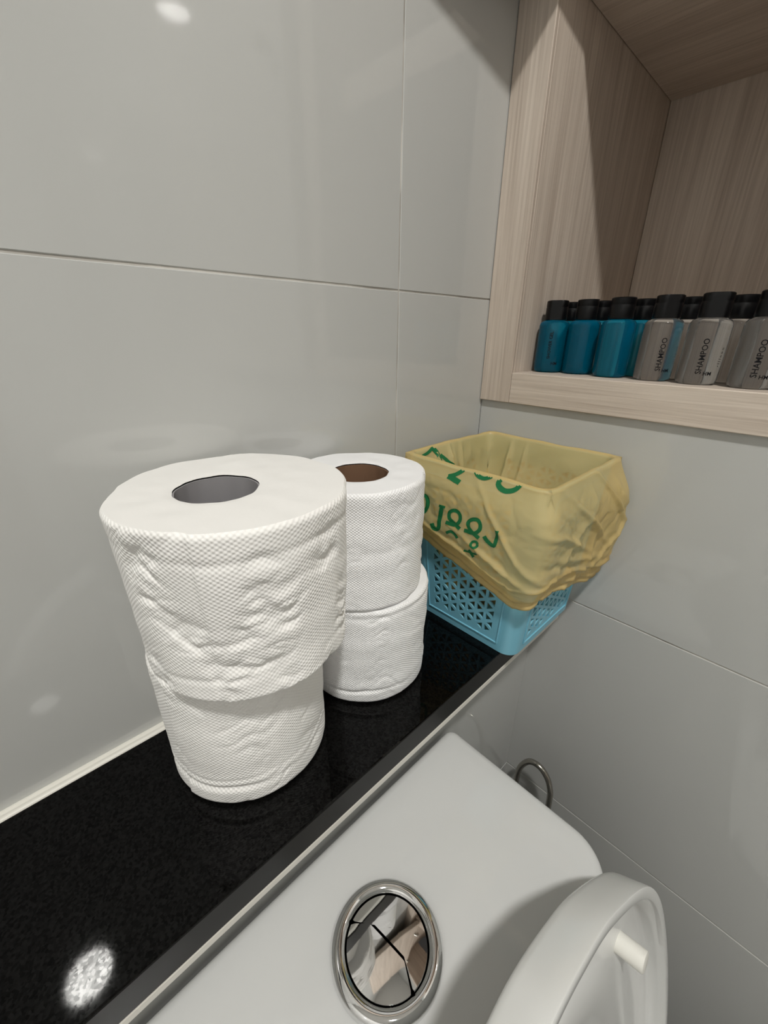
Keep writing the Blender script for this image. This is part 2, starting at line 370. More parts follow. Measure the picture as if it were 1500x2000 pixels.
# the upper door stands open, swung back towards the back wall
ZD = 0.530
def door_y(x): return 0.2113 + (XF - x) * 0.1656
e = Vector((-1, 0.1656, 0)).normalized(); nrm = Vector((0.1656, 1, 0)).normalized()
p0 = Vector((0.434, door_y(0.434), 0)); Wd = 0.30
bm = bmesh.new(); vs = []
for z in (ZD, CZ1 - 0.01):
    for a, c in ((0, 0), (Wd, 0), (Wd, 0.016), (0, 0.016)):
        q = p0 + e * a + nrm * c; vs.append(bm.verts.new((q.x, q.y, z)))
for f in ((3, 2, 1, 0), (4, 5, 6, 7), (0, 1, 5, 4), (1, 2, 6, 5), (2, 3, 7, 6), (3, 0, 4, 7)): bm.faces.new([vs[i] for i in f])
bmesh.ops.recalc_face_normals(bm, faces=bm.faces[:])
bmesh.ops.bevel(bm, geom=bm.edges[:], offset=0.0008, segments=1, affect='EDGES')
dd = local(obj('cabinet_door', bm, M_WOOD_Z), cab)
for z in (0.62, 1.0):
    q = p0 + e * 0.012
    local(obj('hinge', tube([(q.x, q.y - 0.0005, z), (q.x + 0.006, q.y - 0.010, z), (q.x + 0.02, q.y - 0.012, z)], 0.006, 10), M_STEEL, None, 40), cab)

# ------------------------------------------------------------------ toilet rolls
def make_roll(name, cx, cy, z0, z1, rb, rt, core, core_r, core_mat, side_mat, end_mat, label, seed, wr, seam, bands, lip=0.0, belly=0.0):
    """cx, cy centre; rb / rt radius at foot and head; core = (dx, dy) of the tube; wr wrinkle depth; seam = angle of the loose edge"""
    root = tag(empty(name, (cx, cy, z0)), label, 'toilet roll', 'stacked toilet rolls on the ledge')
    h = z1 - z0; n = 320; m = 96
    def rad(th, z):
        t = z / h
        r = lerp(rb, rt, t) + belly * math.sin(PI * t)
        c, s = math.cos(th), math.sin(th)
        a = ((th - seam) % (2 * PI)) / (2 * PI)
        r += 0.0016 * sstep(0.0, 0.006, a) * (1 - sstep(0.80, 1.0, a)) * (0.6 + 0.4 * nz(t * 7, seed, 1.7))
        # soft dents, then pressed creases running round the roll
        r += wr * 0.9 * nz(c * 2.1 + seed, s * 2.1, z * 22)
        cr = nz(c * 1.7 + seed * 3.1, s * 1.7, z * 85 + 1.2 * nz(c * 3, s * 3, seed))
        cr2 = nz(c * 5.5 + seed, s * 5.5 + 2.0, z * 150 + seed)
        msk = sstep(-0.15, 0.35, nz(c * 2.6 + 5 + seed, s * 2.6, z * 26))
        r -= wr * 1.1 * (1 - min(1.0, abs(cr) * 3.2)) * msk
        r -= wr * 0.45 * (1 - min(1.0, abs(cr2) * 3.0)) * msk
        for zb, wd, dp in bands:
            r -= dp * math.exp(-((z - zb - 0.002 * nz(c * 2, s * 2, seed + zb * 90)) / wd) ** 2) * (0.6 + 0.8 * max(-0.5, nz(c * 1.5, s * 1.5, zb * 40)))
        r += lip * sstep(0.010, 0.0, z) * (0.5 + nz(c * 2, s * 2, seed + 9))
        return r
    rings = []; zs = [h * j / m for j in range(m + 1)]
    for z in zs:
        e = 0.0016 * (max(0.0, 1 - (h - z) / 0.003) ** 2 + max(0.0, 1 - z / 0.003) ** 2)
        rings.append([((rad(2 * PI * i / n, z) - e) * math.cos(2 * PI * i / n), (rad(2 * PI * i / n, z) - e) * math.sin(2 * PI * i / n), z + 0.0007 * nz(3 * math.cos(2 * PI * i / n), 3 * math.sin(2 * PI * i / n), seed) * (1 if z > h * 0.9 else 0)) for i in range(n)])
    rm = (rb + rt) / 2
    me = grid_mesh(rings, uv=lambda i, j: (2 * PI * rm * i / n, zs[j]))
    obj('paper_wrap', me, side_mat, root, 180)
    # rolled ends, with the hole of the tube
    def end(z, top):
        rr = []
        for k in range(13):
            t = k / 12; ring = []
            for i in range(n):
                th = 2 * PI * i / n; ro = rad(th, h if top else 0.0) - 0.0016
                ri = core_r * (1 + 0.035 * nz(3 * math.cos(th), 3 * math.sin(th), seed + 4))
                x = lerp(ro * math.cos(th), core[0] + ri * math.cos(th), t); y = lerp(ro * math.sin(th), core[1] + ri * math.sin(th), t)
                dz = (0.0007 * nz(3 * math.cos(th), 3 * math.sin(th), seed)) * (1 - t) + (0.0009 * nz(x * 70, y * 70, seed) * math.sin(PI * t))
                if t > 0.9: dz -= 0.0008 * (t - 0.9) / 0.1
                ring.append((x, y, z + (dz if top else 0)))
            rr.append(ring if top else ring[::-1])
        return grid_mesh(rr)
    obj('roll_end', end(h, True), end_mat, root, 180)
    obj('roll_end', end(0.0, False), end_mat, root, 180)
    pr = []
    for k in range(9):
        z = lerp(h - 0.0016, 0.0012, k / 8)
        pr.append([(core[0] + core_r * (1 + 0.035 * nz(3 * math.cos(a), 3 * math.sin(a), seed + 4)) * math.cos(a), core[1] + core_r * (1 + 0.035 * nz(3 * math.cos(a), 3 * math.sin(a), seed + 4)) * math.sin(a), z) for a in [2 * PI * i / 64 for i in range(64)]])
    inner = [[(core[0] + (x - core[0]) * 0.965, core[1] + (y - core[1]) * 0.965, z) for x, y, z in r] for r in pr]
    obj('core_tube', grid_mesh(pr + inner[::-1] + [pr[0]]), core_mat, root, 60)
    return root
ZB = 0.0955
make_roll('toilet_roll', 0.0804, 0.2185, 0.0006, ZB, 0.0508, 0.0520, (0, 0), 0.0215, M_CORE_GREY, M_TIS_BIG, M_END_BIG,
          'embossed off-white toilet roll at the bottom of the wide left stack', 2.3, 0.0006, 3.4, [(0.015, 0.0022, 0.0016), (0.022, 0.0015, 0.0007)])
make_roll('toilet_roll', 0.0865, 0.2068, ZB + 0.0006, 0.1928, 0.0562, 0.0602, (-0.008, 0.002), 0.0215, M_CORE_GREY, M_TIS_BIG, M_END_BIG,
          'widest embossed toilet roll with grey core on top of the left stack', 7.1, 0.0016, 3.95, [(0.082, 0.0022, 0.0008), (0.014, 0.002, 0.0006)], 0.0012)
ZB2 = 0.0885
make_roll('toilet_roll', 0.1890, 0.2190, 0.0006, ZB2, 0.0500, 0.0512, (0, 0), 0.0212, M_CORE_BROWN, M_TIS_SM, M_END_SM,
          'bright white toilet roll at the bottom of the narrow right stack', 4.7, 0.0006, 0.9, [(0.012, 0.0018, 0.0013), (0.082, 0.002, 0.001)], 0.0)
make_roll('toilet_roll', 0.1838, 0.2180, ZB2 + 0.0006, 0.1772, 0.0478, 0.0476, (-0.0015, -0.002), 0.0212, M_CORE_BROWN, M_TIS_SM, M_END_SM,
          'bright white toilet roll with brown cardboard core on top of the right stack', 1.4, 0.0006, 5.5, [(0.045, 0.003, 0.0006)], 0.0)

# ------------------------------------------------------------------ blue lattice basket
BB = (0.2828, 0.4020, 0.1278, 0.2400)        # foot rectangle x0 x1 y0 y1
BT = (0.2752, 0.4076, 0.1168, 0.2544)        # rim rectangle
BH = 0.1635; CR = 0.013
def brect(t): return [lerp(a, c, t) for a, c in zip(BB, BT)]
def bpoint(side, u, v, off=0.0):
    """side 0: -x face, 1: -y face, 2: +x, 3: +y ; u 0..1 along the flat of the side, v 0..1 height, off outward"""
    x0, x1, y0, y1 = brect(v); z = v * BH + 0.0004
    if side == 0: return (x0 - off, lerp(y1 - CR, y0 + CR, u), z)
    if side == 1: return (lerp(x0 + CR, x1 - CR, u), y0 - off, z)
    if side == 2: return (x1 + off, lerp(y0 + CR, y1 - CR, u), z)
    return (lerp(x1 - CR, x0 + CR, u), y1 + off, z)
def basket_wall():
    bm = bmesh.new()
    for side in range(4):
        Lm = (0.1190 if side % 2 else 0.1190) - 2 * CR + (0.006 if side % 2 == 0 else 0)
        tri = []
        a = 0.0126; k = 0.0014                   # lattice pitch, half bar width
        m0 = 0.0075; v0 = 0.012; v1 = BH * 0.90
        hx = a * math.sqrt(3) / 2
        nc = int((Lm - 2 * m0) / hx)
        ofs = m0 + (Lm - 2 * m0 - nc * hx) / 2
        for c in range(nc):
            for r in range(-1, 40):
                for kind in (0, 1):
                    ue, uo = ofs + c * hx, ofs + (c + 1) * hx
                    z = v0 + r * a + (a / 2 if c % 2 else 0)
                    if kind == 0: T = [(ue, z), (ue, z + a), (uo, z + a / 2)]
                    else: T = [(ue, z + a), (uo, z + 1.5 * a), (uo, z + a / 2)]
                    cu = sum(p[0] for p in T) / 3; cz = sum(p[1] for p in T) / 3
                    s = 1 - k * 2 * math.sqrt(3) / a
                    T = [(cu + (p[0] - cu) * s, cz + (p[1] - cz) * s) for p in T]
                    # slanted lower margin like the moulded panel
                    if min(p[1] for p in T) < v0 or max(p[1] for p in T) > v1: continue
                    tri.append(T)
        def vert(u, z): return bm.verts.new(bpoint(side, u / Lm, z / BH))
        def loop(pts):
            vs = [vert(*p) for p in pts]
            return [bm.edges.new((vs[i], vs[(i + 1) % len(vs)])) for i in range(len(vs))]
        ed = loop([(0, 0), (Lm, 0), (Lm, BH), (0, BH)])
        for T in tri: ed += loop(T)
        bmesh.ops.triangle_fill(bm, edges=ed, use_beauty=True)
    # rounded corners
    K = 8
    for cn in range(4):
        rows = []
        for v in (0.0, 1.0):
            x0, x1, y0, y1 = brect(v)
            cx, cy, a0 = [(x0 + CR, y0 + CR, PI), (x1 - CR, y0 + CR, 1.5 * PI), (x1 - CR, y1 - CR, 0), (x0 + CR, y1 - CR, 0.5 * PI)][cn]
            rows.append([bm.verts.new((cx + CR * math.cos(a0 + PI / 2 * i / K), cy + CR * math.sin(a0 + PI / 2 * i / K), v * BH + 0.0004)) for i in range(K + 1)])
        for i in range(K): bm.faces.new((rows[0][i], rows[0][i + 1], rows[1][i + 1], rows[1][i]))
    # floor plate, slightly chamfered
    x0, x1, y0, y1 = BB; pts = []
    for cn in range(4):
        cx, cy, a0 = [(x0 + CR, y0 + CR, PI), (x1 - CR, y0 + CR, 1.5 * PI), (x1 - CR, y1 - CR, 0), (x0 + CR, y1 - CR, 0.5 * PI)][cn]
        pts += [(cx + CR * math.cos(a0 + PI / 2 * i / K), cy + CR * math.sin(a0 + PI / 2 * i / K), 0.0004) for i in range(K + 1)]
    bm.faces.new([bm.verts.new(p) for p in pts])
    bmesh.ops.remove_doubles(bm, verts=bm.verts[:], dist=0.00005)
    bmesh.ops.recalc_face_normals(bm, faces=bm.faces[:])
    c = Vector(((x0 + x1) / 2, (y0 + y1) / 2, 0.08))
    for f in bm.faces:
        if (f.calc_center_median() - c).dot(f.normal) < 0: f.normal_flip()
    bm.normal_update()
    bmesh.ops.solidify(bm, geom=bm.faces[:], thickness=0.0015)
    return bm
bk = tag(empty('lattice_basket', ((BB[0] + BB[1]) / 2, (BB[2] + BB[3]) / 2, 0)), 'pale blue plastic basket with triangular lattice sides in the corner', 'basket')
o = local(obj('basket_body', basket_wall(), M_BLUE, None, 35), bk)
def bead(side):
    c = []
    for (u, v) in ((0.045, 0.055), (0.955, 0.055), (0.955, 0.93), (0.045, 0.93)): c.append((u, v))
    path = []
    for i in range(4):
        a, d = c[i], c[(i + 1) % 4]
        for k in range(10): path.append(bpoint(side, lerp(a[0], d[0], k / 10), lerp(a[1], d[1], k / 10), 0.0002))
    path.append(path[0])
    return tube(path, 0.0009, 6)
for s in (0, 1, 3): local(obj('panel_bead', bead(s), M_BLUE, None, 60), bk)
# rolled rim of the basket (under the bag)
rp = []
x0, x1, y0, y1 = BT
for cn in range(4):
    cx, cy, a0 = [(x0 + CR, y0 + CR, PI), (x1 - CR, y0 + CR, 1.5 * PI), (x1 - CR, y1 - CR, 0), (x0 + CR, y1 - CR, 0.5 * PI)][cn]
    rp += [(cx + CR * math.cos(a0 + PI / 2 * i / 8), cy + CR * math.sin(a0 + PI / 2 * i / 8), BH) for i in range(9)]
rp.append(rp[0])
local(obj('basket_rim', tube(rp, 0.0011, 8), M_BLUE, None, 60), bk)

# ------------------------------------------------------------------ bin bag folded over the basket rim
def bag_mesh():
    n = 520
    # rim line, walked: back-left corner -> along -x side to the front -> front side -> +x side -> back side
    x0, x1, y0, y1 = 0.2735, 0.4090, 0.1150, 0.2560; r = 0.012
    segs = []
    def arc(cx, cy, a0): return [(cx + r * math.cos(a0 + PI / 2 * i / 12), cy + r * math.sin(a0 + PI / 2 * i / 12), math.cos(a0 + PI / 2 * i / 12), math.sin(a0 + PI / 2 * i / 12)) for i in range(13)]
    loop = arc(x0 + r, y0 + r, PI) + arc(x1 - r, y0 + r, 1.5 * PI) + arc(x1 - r, y1 - r, 0) + arc(x0 + r, y1 - r, 0.5 * PI)
    # resample evenly
    cum = [0.0]
    for i in range(len(loop)):
        a, b = loop[i], loop[(i + 1) % len(loop)]; cum.append(cum[-1] + math.hypot(a[0] - b[0], a[1] - b[1]))
    T = cum[-1]; S = []
    for k in range(n):
        d = T * k / n; i = 0
        while cum[i + 1] < d: i += 1
        t = (d - cum[i]) / max(1e-9, cum[i + 1] - cum[i]); a, b = loop[i], loop[(i + 1) % len(loop)]
        nx, ny = lerp(a[2], b[2], t), lerp(a[3], b[3], t); q = math.hypot(nx, ny)
        S.append((lerp(a[0], b[0], t), lerp(a[1], b[1], t), nx / q, ny / q))
    # path: (inside bottom) ... rim ... (outside hem)
    ins = [(-0.0045 - 0.125 * (0.1635 - z) - 0.28 * max(0.0, 0.135 - z), z) for z in (0.030, 0.040, 0.050, 0.060, 0.070, 0.080, 0.090, 0.100, 0.110, 0.120, 0.128, 0.136, 0.143, 0.149, 0.154, 0.158, 0.1612)] + [(-0.0042, 0.1636), (-0.0036, 0.1656), (-0.0022, 0.1666), (-0.0006, 0.1668)]
    no = 64
    rings = []
    def wob(x, y, nx, ny, z):       # creased film: ridged noise
        a = 1 - min(1, abs(nz(x * 19 + 4, y * 19 + 1, z * 17 + 7)) * 2.6)
        b = 1 - min(1, abs(nz(x * 36 - 2, y * 36 + 9, z * 40 + 3)) * 3.2)
        c = nz(x * 14, y * 14, z * 20 + 11)
        return a, b, c
    def gauss(v, c, wd): return math.exp(-((v - c) / wd) ** 2)
    for (o, z) in ins:
        ring = []
        for (x, y, nx, ny) in S:
            a, b, c = wob(x, y, nx, ny, z); dep = sstep(0.1655, 0.145, z)
            off = o - dep * (0.0022 * a + 0.0016 * b + 0.003 * abs(c))
            if ny > 0.8:                              # upright pleats on the inner back side
                for px, wd, dp in ((0.312, 0.0022, -0.005), (0.333, 0.002, -0.0045), (0.352, 0.0028, -0.003)):
                    off += dp * gauss(x + (0.166 - z) * 0.12, px, wd) * sstep(0.168, 0.150, z)
            if nx > 0.8:
                for py, wd, dp in ((0.222, 0.003, -0.004), (0.205, 0.002, -0.002)):
                    off += dp * gauss(y, py, wd) * sstep(0.168, 0.145, z)
            ring.append((x + nx * off, y + ny * off, z + 0.0012 * nz(x * 40, y * 40, 1.3) * (z > 0.15)))
        rings.append(ring)
    def hem_z(x, y, nx, ny):
        left = interp([0.115, 0.13, 0.16, 0.20, 0.235, 0.256], [0.064, 0.059, 0.0665, 0.079, 0.089, 0.093], y)
        front = interp([0.27, 0.285, 0.31, 0.345, 0.38, 0.409], [0.064, 0.069, 0.066, 0.0575, 0.049, 0.047], x)
        right = interp([0.115, 0.18, 0.256], [0.047, 0.06, 0.08], y); back = 0.088
        wl, wf, wr_, wb = max(0, -nx) ** 2, max(0, -ny) ** 2, max(0, nx) ** 2, max(0, ny) ** 2
        return (left * wl + front * wf + right * wr_ + back * wb) / (wl + wf + wr_ + wb)
    outer_rows = []
    for j in range(no + 1):
        t = j / no; ring = []
        for (x, y, nx, ny) in S:
            zh = hem_z(x, y, nx, ny) + 0.0012 * nz(x * 38, y * 38, 5)
            z = lerp(0.1662, zh, t)
            dist = z - zh                              # height above the hem
            wl, wf = max(0, -nx), max(0, -ny)
            corner = 4 * wl * wl * wf * wf
            bulge = 0.0075 * wl ** 2 + 0.0105 * wf ** 2 * lerp(0.55, 1.15, sstep(0.28, 0.40, x)) + 0.004 * corner + 0.001
            prof = math.sin(PI * min(1.0, (0.04 + t) ** 0.75)) * 0.55 + 0.55 * sstep(0, 0.25, t)
            off = 0.0012 + bulge * prof
            a, b, c = wob(x, y, nx, ny, z); g = sstep(0.02, 0.25, t); cz = 1 - min(1, abs(nz(x * 110, y * 110, z * 130)) * 3)
            off += g * (0.0034 * a * a * lerp(0.22, 0.8, wf) - 0.0010 * b * b + 0.0030 * c * lerp(0.25, 0.8, wf) + 0.0004 * cz)
            # long folds that run along the hem, and the turned hem itself
            low = sstep(0.034, 0.014, dist) * (0.35 + 0.65 * max(wl, wf))
            fw = 0.0022 * nz(x * 25, y * 25, 2.2)
            off -= low * 0.0058 * sstep(0.030, 0.004, dist)
            off += 0.0022 * gauss(dist + fw, 0.021, 0.0022) - 0.0026 * gauss(dist + fw, 0.0165, 0.0018) + 0.0016 * gauss(dist + fw * 1.4, 0.0085, 0.0016) - 0.0012 * gauss(dist, 0.005, 0.0012)
            # slanting tension folds on the front side and at the corner
            if wf > 0.3:
                for (u0, z_0, sl, wd, dp) in ((0.300, 0.122, -0.55, 0.0026, 0.0036), (0.335, 0.128, -0.75, 0.003, 0.0042), (0.372, 0.140, -1.0, 0.0024, 0.0036), (0.39, 0.10, 0.9, 0.0026, 0.003), (0.34, 0.092, -0.28, 0.003, 0.0026), (0.30, 0.098, -0.4, 0.003, -0.0022)):
                    dl = (z - z_0 - sl * (x - u0)) / math.sqrt(1 + sl * sl)
                    off += dp * gauss(dl, 0, wd) * gauss(x, u0, 0.035) * wf
            if wl > 0.3:
                for (u0, z_0, sl, wd, dp) in ((0.150, 0.098, 0.42, 0.0022, 0.0034), (0.135, 0.115, 1.2, 0.0022, 0.0026), (0.17, 0.088, 0.3, 0.002, 0.0026), (0.18, 0.098, 0.25, 0.003, -0.0014)):
                    dl = (z - z_0 - sl * (y - u0)) / math.sqrt(1 + sl * sl)
                    off += dp * gauss(dl, 0, wd) * gauss(y, u0, 0.03) * wl
            X, Y = x + nx * off, y + ny * off
            X = min(X, XR - 0.0012); Y = min(Y, YB - 0.0015)
            if nx > 0.5: X = max(X, lerp(BB[1], BT[1], z / BH) + 0.0006)
            if ny > 0.5: Y = max(Y, lerp(BB[3], BT[3], z / BH) + 0.0006)
            if nx < -0.5: X = min(X, lerp(BB[0], BT[0], z / BH) - 0.0025)
            if ny < -0.5: Y = min(Y, lerp(BB[2], BT[2], z / BH) - 0.0025)
            ring.append((X, Y, z + 0.0012 * nz(x * 40, y * 40, 1.3) * (1 - t)))
        rings.append(ring); outer_rows.append(ring)
    # the hem is turned in and runs back up behind the outer film
    for k in range(1, 15):
        ring = []
        for i, (x, y, nx, ny) in enumerate(S):
            kk = k * (0.75 + 0.9 * nz(x * 22, y * 22, 8.8)); ka = int(kk); fr = kk - ka
            qa, qb = outer_rows[-1 - ka][i], outer_rows[-2 - ka][i]
            px, py, pz = (lerp(u, v, fr) for u, v in zip(qa, qb))
            d = 0.0011 + 0.0006 * nz(x * 50, y * 50, pz * 80)
            ring.append((px - nx * d, py - ny * d, pz))
        rings.append(ring)
    # closed bottom of the bag inside the basket
    return grid_mesh(rings, cap0=True)
bag = tag(empty('bin_bag', (0.34, 0.186, 0.03)), 'tan translucent bin bag with green upside-down lettering folded over the blue basket', 'bag')
bag_o = local(obj('bag_film', bag_mesh(), M_BAG, None, 180), bag)
me = bag_o.data
bvh = BVHTree.FromPolygons([v.co.copy() for v in me.vertices], [tuple(p.vertices) for p in me.polygons])
# green print: ribbons given in (y, z) on the side facing the rolls, laid onto the film (units of 0.1 mm)
PRINT = [[(1892,1671,1869,1650),(1908,1658,1886,1635),(1933,1638,1911,1613),(1956,1621,1938,1595),(1978,1610,1965,1580),(2001,1600,1990,1569),(2018,1593,2007,1562)],
[(2022,1561,2004,1602),(2006,1559,1988,1598),(1984,1555,1966,1595),(1961,1550,1943,1591),(1937,1545,1918,1586),(1913,1542,1894,1581),(1895,1538,1877,1578)],
[(1781,1660,1755,1681),(1774,1653,1748,1676),(1762,1643,1739,1668),(1748,1634,1729,1661),(1731,1628,1716,1656),(1713,1624,1702,1653),(1693,1623,1689,1652),(1675,1625,1678,1654),(1658,1631,1666,1658),(1642,1638,1654,1663),(1625,1648,1640,1671),(1610,1659,1626,1681),(1598,1666,1616,1688)],
[(1548,1683,1516,1665),(1555,1673,1522,1656),(1565,1658,1530,1645),(1572,1638,1532,1640),(1569,1618,1531,1638),(1559,1605,1527,1633),(1547,1595,1521,1627),(1531,1586,1510,1622),(1513,1580,1497,1617),(1495,1577,1484,1613),(1477,1576,1472,1613),(1461,1578,1463,1615),(1445,1583,1452,1618),(1427,1589,1439,1623),(1409,1598,1426,1630),(1393,1611,1416,1637),(1380,1625,1409,1644),(1371,1640,1403,1655),(1364,1651,1395,1668),(1358,1661,1387,1679),(1351,1671,1380,1688),(1346,1676,1376,1695)],
[(2252,1333,2252,1366),(2239,1337,2238,1370),(2224,1340,2216,1374),(2217,1340,2191,1371),(2212,1334,2176,1356),(2205,1320,2167,1338),(2201,1303,2162,1318),(2201,1288,2161,1298),(2202,1271,2163,1276),(2206,1254,2169,1254),(2214,1237,2178,1232),(2223,1220,2190,1211),(2231,1210,2205,1191),(2235,1207,2225,1177),(2243,1205,2242,1171),(2251,1203,2251,1169)],
[(2053,1303,2046,1328),(2033,1305,2027,1328),(2007,1305,2000,1329),(1988,1305,1981,1329)],
[(2041,1316,1997,1320),(2044,1293,2001,1298),(2050,1260,2006,1265),(2055,1230,2011,1235),(2060,1206,2015,1211),(2064,1183,2019,1190),(2067,1161,2022,1171),(2067,1137,2022,1150),(2066,1117,2021,1129),(2067,1104,2024,1106),(2071,1099,2034,1084),(2074,1095,2052,1066),(2074,1095,2074,1054),(2077,1095,2097,1053),(2085,1098,2115,1058),(2092,1102,2130,1067),(2097,1109,2140,1081),(2101,1120,2146,1096),(2104,1129,2149,1105)],
[(1974,1167,1963,1203),(1959,1167,1948,1203),(1937,1167,1927,1203),(1915,1168,1907,1204),(1897,1169,1889,1204),(1876,1172,1876,1206),(1852,1183,1868,1209),(1832,1202,1858,1219),(1816,1224,1847,1234),(1806,1247,1840,1249),(1802,1270,1838,1263),(1804,1292,1839,1277),(1810,1310,1843,1288),(1823,1324,1849,1296),(1839,1333,1860,1301),(1858,1338,1870,1303),(1879,1337,1882,1303),(1901,1332,1896,1300),(1921,1322,1907,1295),(1938,1308,1913,1290),(1952,1291,1920,1282),(1959,1273,1923,1274),(1961,1255,1923,1266),(1958,1237,1922,1256),(1949,1221,1917,1247),(1935,1209,1908,1240),(1917,1200,1893,1232),(1899,1191,1875,1223),(1875,1179,1852,1211),(1849,1166,1826,1198),(1831,1157,1807,1189)],
[(1782,1154,1776,1190),(1766,1156,1759,1192),(1741,1159,1736,1194),(1718,1162,1714,1197),(1698,1165,1695,1200),(1676,1169,1679,1203),(1654,1179,1668,1208),(1634,1197,1656,1218),(1616,1219,1643,1233),(1603,1242,1636,1246),(1600,1265,1634,1258),(1602,1286,1635,1272),(1608,1303,1639,1282),(1620,1317,1645,1288),(1637,1326,1654,1293),(1656,1329,1663,1295),(1676,1326,1676,1293),(1700,1318,1693,1287),(1719,1307,1706,1280),(1737,1293,1715,1273),(1751,1276,1722,1264),(1760,1256,1724,1257),(1761,1236,1724,1248),(1757,1218,1722,1238),(1747,1202,1717,1228),(1734,1190,1708,1221),(1717,1181,1695,1214),(1699,1173,1678,1206),(1676,1163,1655,1196),(1650,1152,1630,1186),(1631,1145,1612,1178)],
[(1477,1290,1445,1295),(1479,1271,1446,1276),(1481,1244,1448,1249),(1484,1217,1450,1222),(1487,1192,1453,1196),(1490,1169,1457,1170),(1492,1157,1464,1146),(1490,1160,1482,1127),(1492,1161,1501,1125),(1501,1162,1515,1126),(1512,1165,1529,1130),(1524,1169,1545,1135),(1535,1175,1561,1145),(1545,1186,1574,1158),(1555,1199,1585,1174),(1562,1209,1592,1184)],
[(1955,1069,1971,1088),(1942,1080,1958,1100),(1925,1094,1937,1116),(1913,1101,1913,1129),(1903,1101,1890,1130),(1890,1096,1872,1124),(1879,1090,1857,1115),(1870,1082,1845,1103),(1864,1070,1837,1089),(1859,1061,1832,1080)],
[(1643,1098,1620,1101),(1644,1093,1621,1095),(1645,1086,1622,1086),(1646,1082,1626,1076),(1648,1079,1633,1067),(1652,1075,1640,1059),(1656,1073,1649,1053),(1659,1071,1658,1048),(1664,1070,1668,1046),(1668,1070,1676,1046),(1671,1071,1686,1049),(1675,1073,1693,1053),(1676,1076,1698,1060),(1678,1079,1701,1068),(1678,1083,1702,1077),(1678,1087,1701,1086),(1676,1091,1697,1096),(1674,1096,1692,1105),(1671,1099,1685,1114),(1668,1102,1676,1120),(1663,1104,1668,1126),(1659,1106,1658,1129),(1656,1106,1649,1129),(1651,1105,1640,1128),(1649,1104,1632,1124),(1647,1102,1626,1118),(1644,1097,1623,1111),(1642,1092,1621,1106)],
[(1780,966,1774,985),(1760,966,1755,987),(1732,968,1727,988),(1703,971,1701,990),(1673,980,1674,999),(1645,990,1647,1009),(1626,999,1628,1017)],
[(1737,990,1713,1016),(1722,975,1698,1001),(1701,955,1676,981),(1685,940,1661,966)]]
PRINT2 = [[(2823,1575,2842,1600),(2843,1564,2861,1589),(2874,1548,2887,1576),(2913,1535,2908,1569),(2952,1534,2933,1568),(2988,1538,2964,1572),(3012,1542,2987,1576)],
[(3035,1659,3091,1669),(3050,1640,3106,1650),(3070,1613,3129,1621),(3084,1591,3148,1589),(3090,1567,3157,1555),(3093,1540,3160,1526),(3094,1520,3161,1506)],
[(3134,1564,3171,1585),(3152,1550,3190,1571),(3177,1532,3216,1550),(3201,1511,3245,1527),(3227,1487,3273,1500),(3254,1459,3302,1471),(3274,1438,3322,1451)],
[(2916,1593,2897,1617),(2937,1596,2919,1621),(2969,1602,2949,1627),(2999,1608,2977,1633),(3027,1618,3002,1642),(3054,1630,3027,1653),(3071,1637,3045,1660)]]
def lay(strips, origin, direction, name):
    bm = bmesh.new()
    for st in strips:
        prev = None
        for (a0, a1, b0, b1) in st:
            row = []
            for k in range(4):
                u = lerp(a0, b0, k / 3) * 1e-4; z = lerp(a1, b1, k / 3) * 1e-4
                hit = bvh.ray_cast(origin(u, z), direction, 0.075)
                row.append(bm.verts.new(hit[0] - direction * 0.0004) if hit[0] is not None and z < 0.1668 else None)
            if prev:
                for k in range(3):
                    q = (prev[k], prev[k + 1], row[k + 1], row[k])
                    if all(q) and max(x.co.z for x in q) - min(x.co.z for x in q) < 0.02: bm.faces.new(q)
            prev = row
    bmesh.ops.delete(bm, geom=[v for v in bm.verts if not v.link_faces], context='VERTS')
    return local(obj(name, bm, M_GREENINK), bag)
for idx in ((0, 1), (2,), (3,), (4,), (5, 6), (7,), (8,), (9,), (10,), (11,), (12, 13)):      # one part per printed letter
    lay([PRINT[i] for i in idx], lambda u, z: Vector((0.22, u, z)), Vector((1, 0, 0)), 'printed_letter')['label'] = 'green printed letter'
for st in PRINT2:
    lay([st], lambda u, z: Vector((u, 0.20, z)), Vector((0, 1, 0)), 'printed_letter')['label'] = 'green print inside the bag'

# ------------------------------------------------------------------ small bottles in the niche
def text_mesh(body, size):
    c = bpy.data.curves.new('t', 'FONT'); c.body = body; c.size = size; c.align_x = 'CENTER'; c.align_y = 'CENTER'; c.resolution_u = 2; c.offset = size * 0.012
    o = bpy.data.objects.new('t', c); COL.objects.link(o)
    dg = bpy.context.evaluated_depsgraph_get(); m = bpy.data.meshes.new_from_object(o.evaluated_get(dg))
    bpy.data.objects.remove(o); bpy.data.curves.remove(c)
    bm = bmesh.new(); bm.from_mesh(m); bpy.data.meshes.remove(m)
    bmesh.ops.triangulate(bm, faces=bm.faces[:])
    bmesh.ops.subdivide_edges(bm, edges=[e for e in bm.edges if e.calc_length() > size * 0.3], cuts=1)
    return bm
BR = 0.0147
def wrap(bm, ang, zc, vertical=True):
    """bend flat text round the bottle; vertical text reads upwards"""
    for v in bm.verts:
        x, y = v.co.x, v.co.y
        u, z = (-y, x) if vertical else (x, y)
        a = ang + u / BR; v.co = ((BR + 0.00025) * math.cos(a), (BR + 0.00025) * math.sin(a), zc + z)
    return bm
body_prof = [(0.0, 0.0012), (0.008, 0.0006), (0.0125, 0.0), (0.0140, 0.0010), (BR, 0.0035), (BR, 0.0445), (BR - 0.0005, 0.0465), (0.0130, 0.0482), (0.0110, 0.0491), (0.0092, 0.0497), (0.0, 0.0497)]
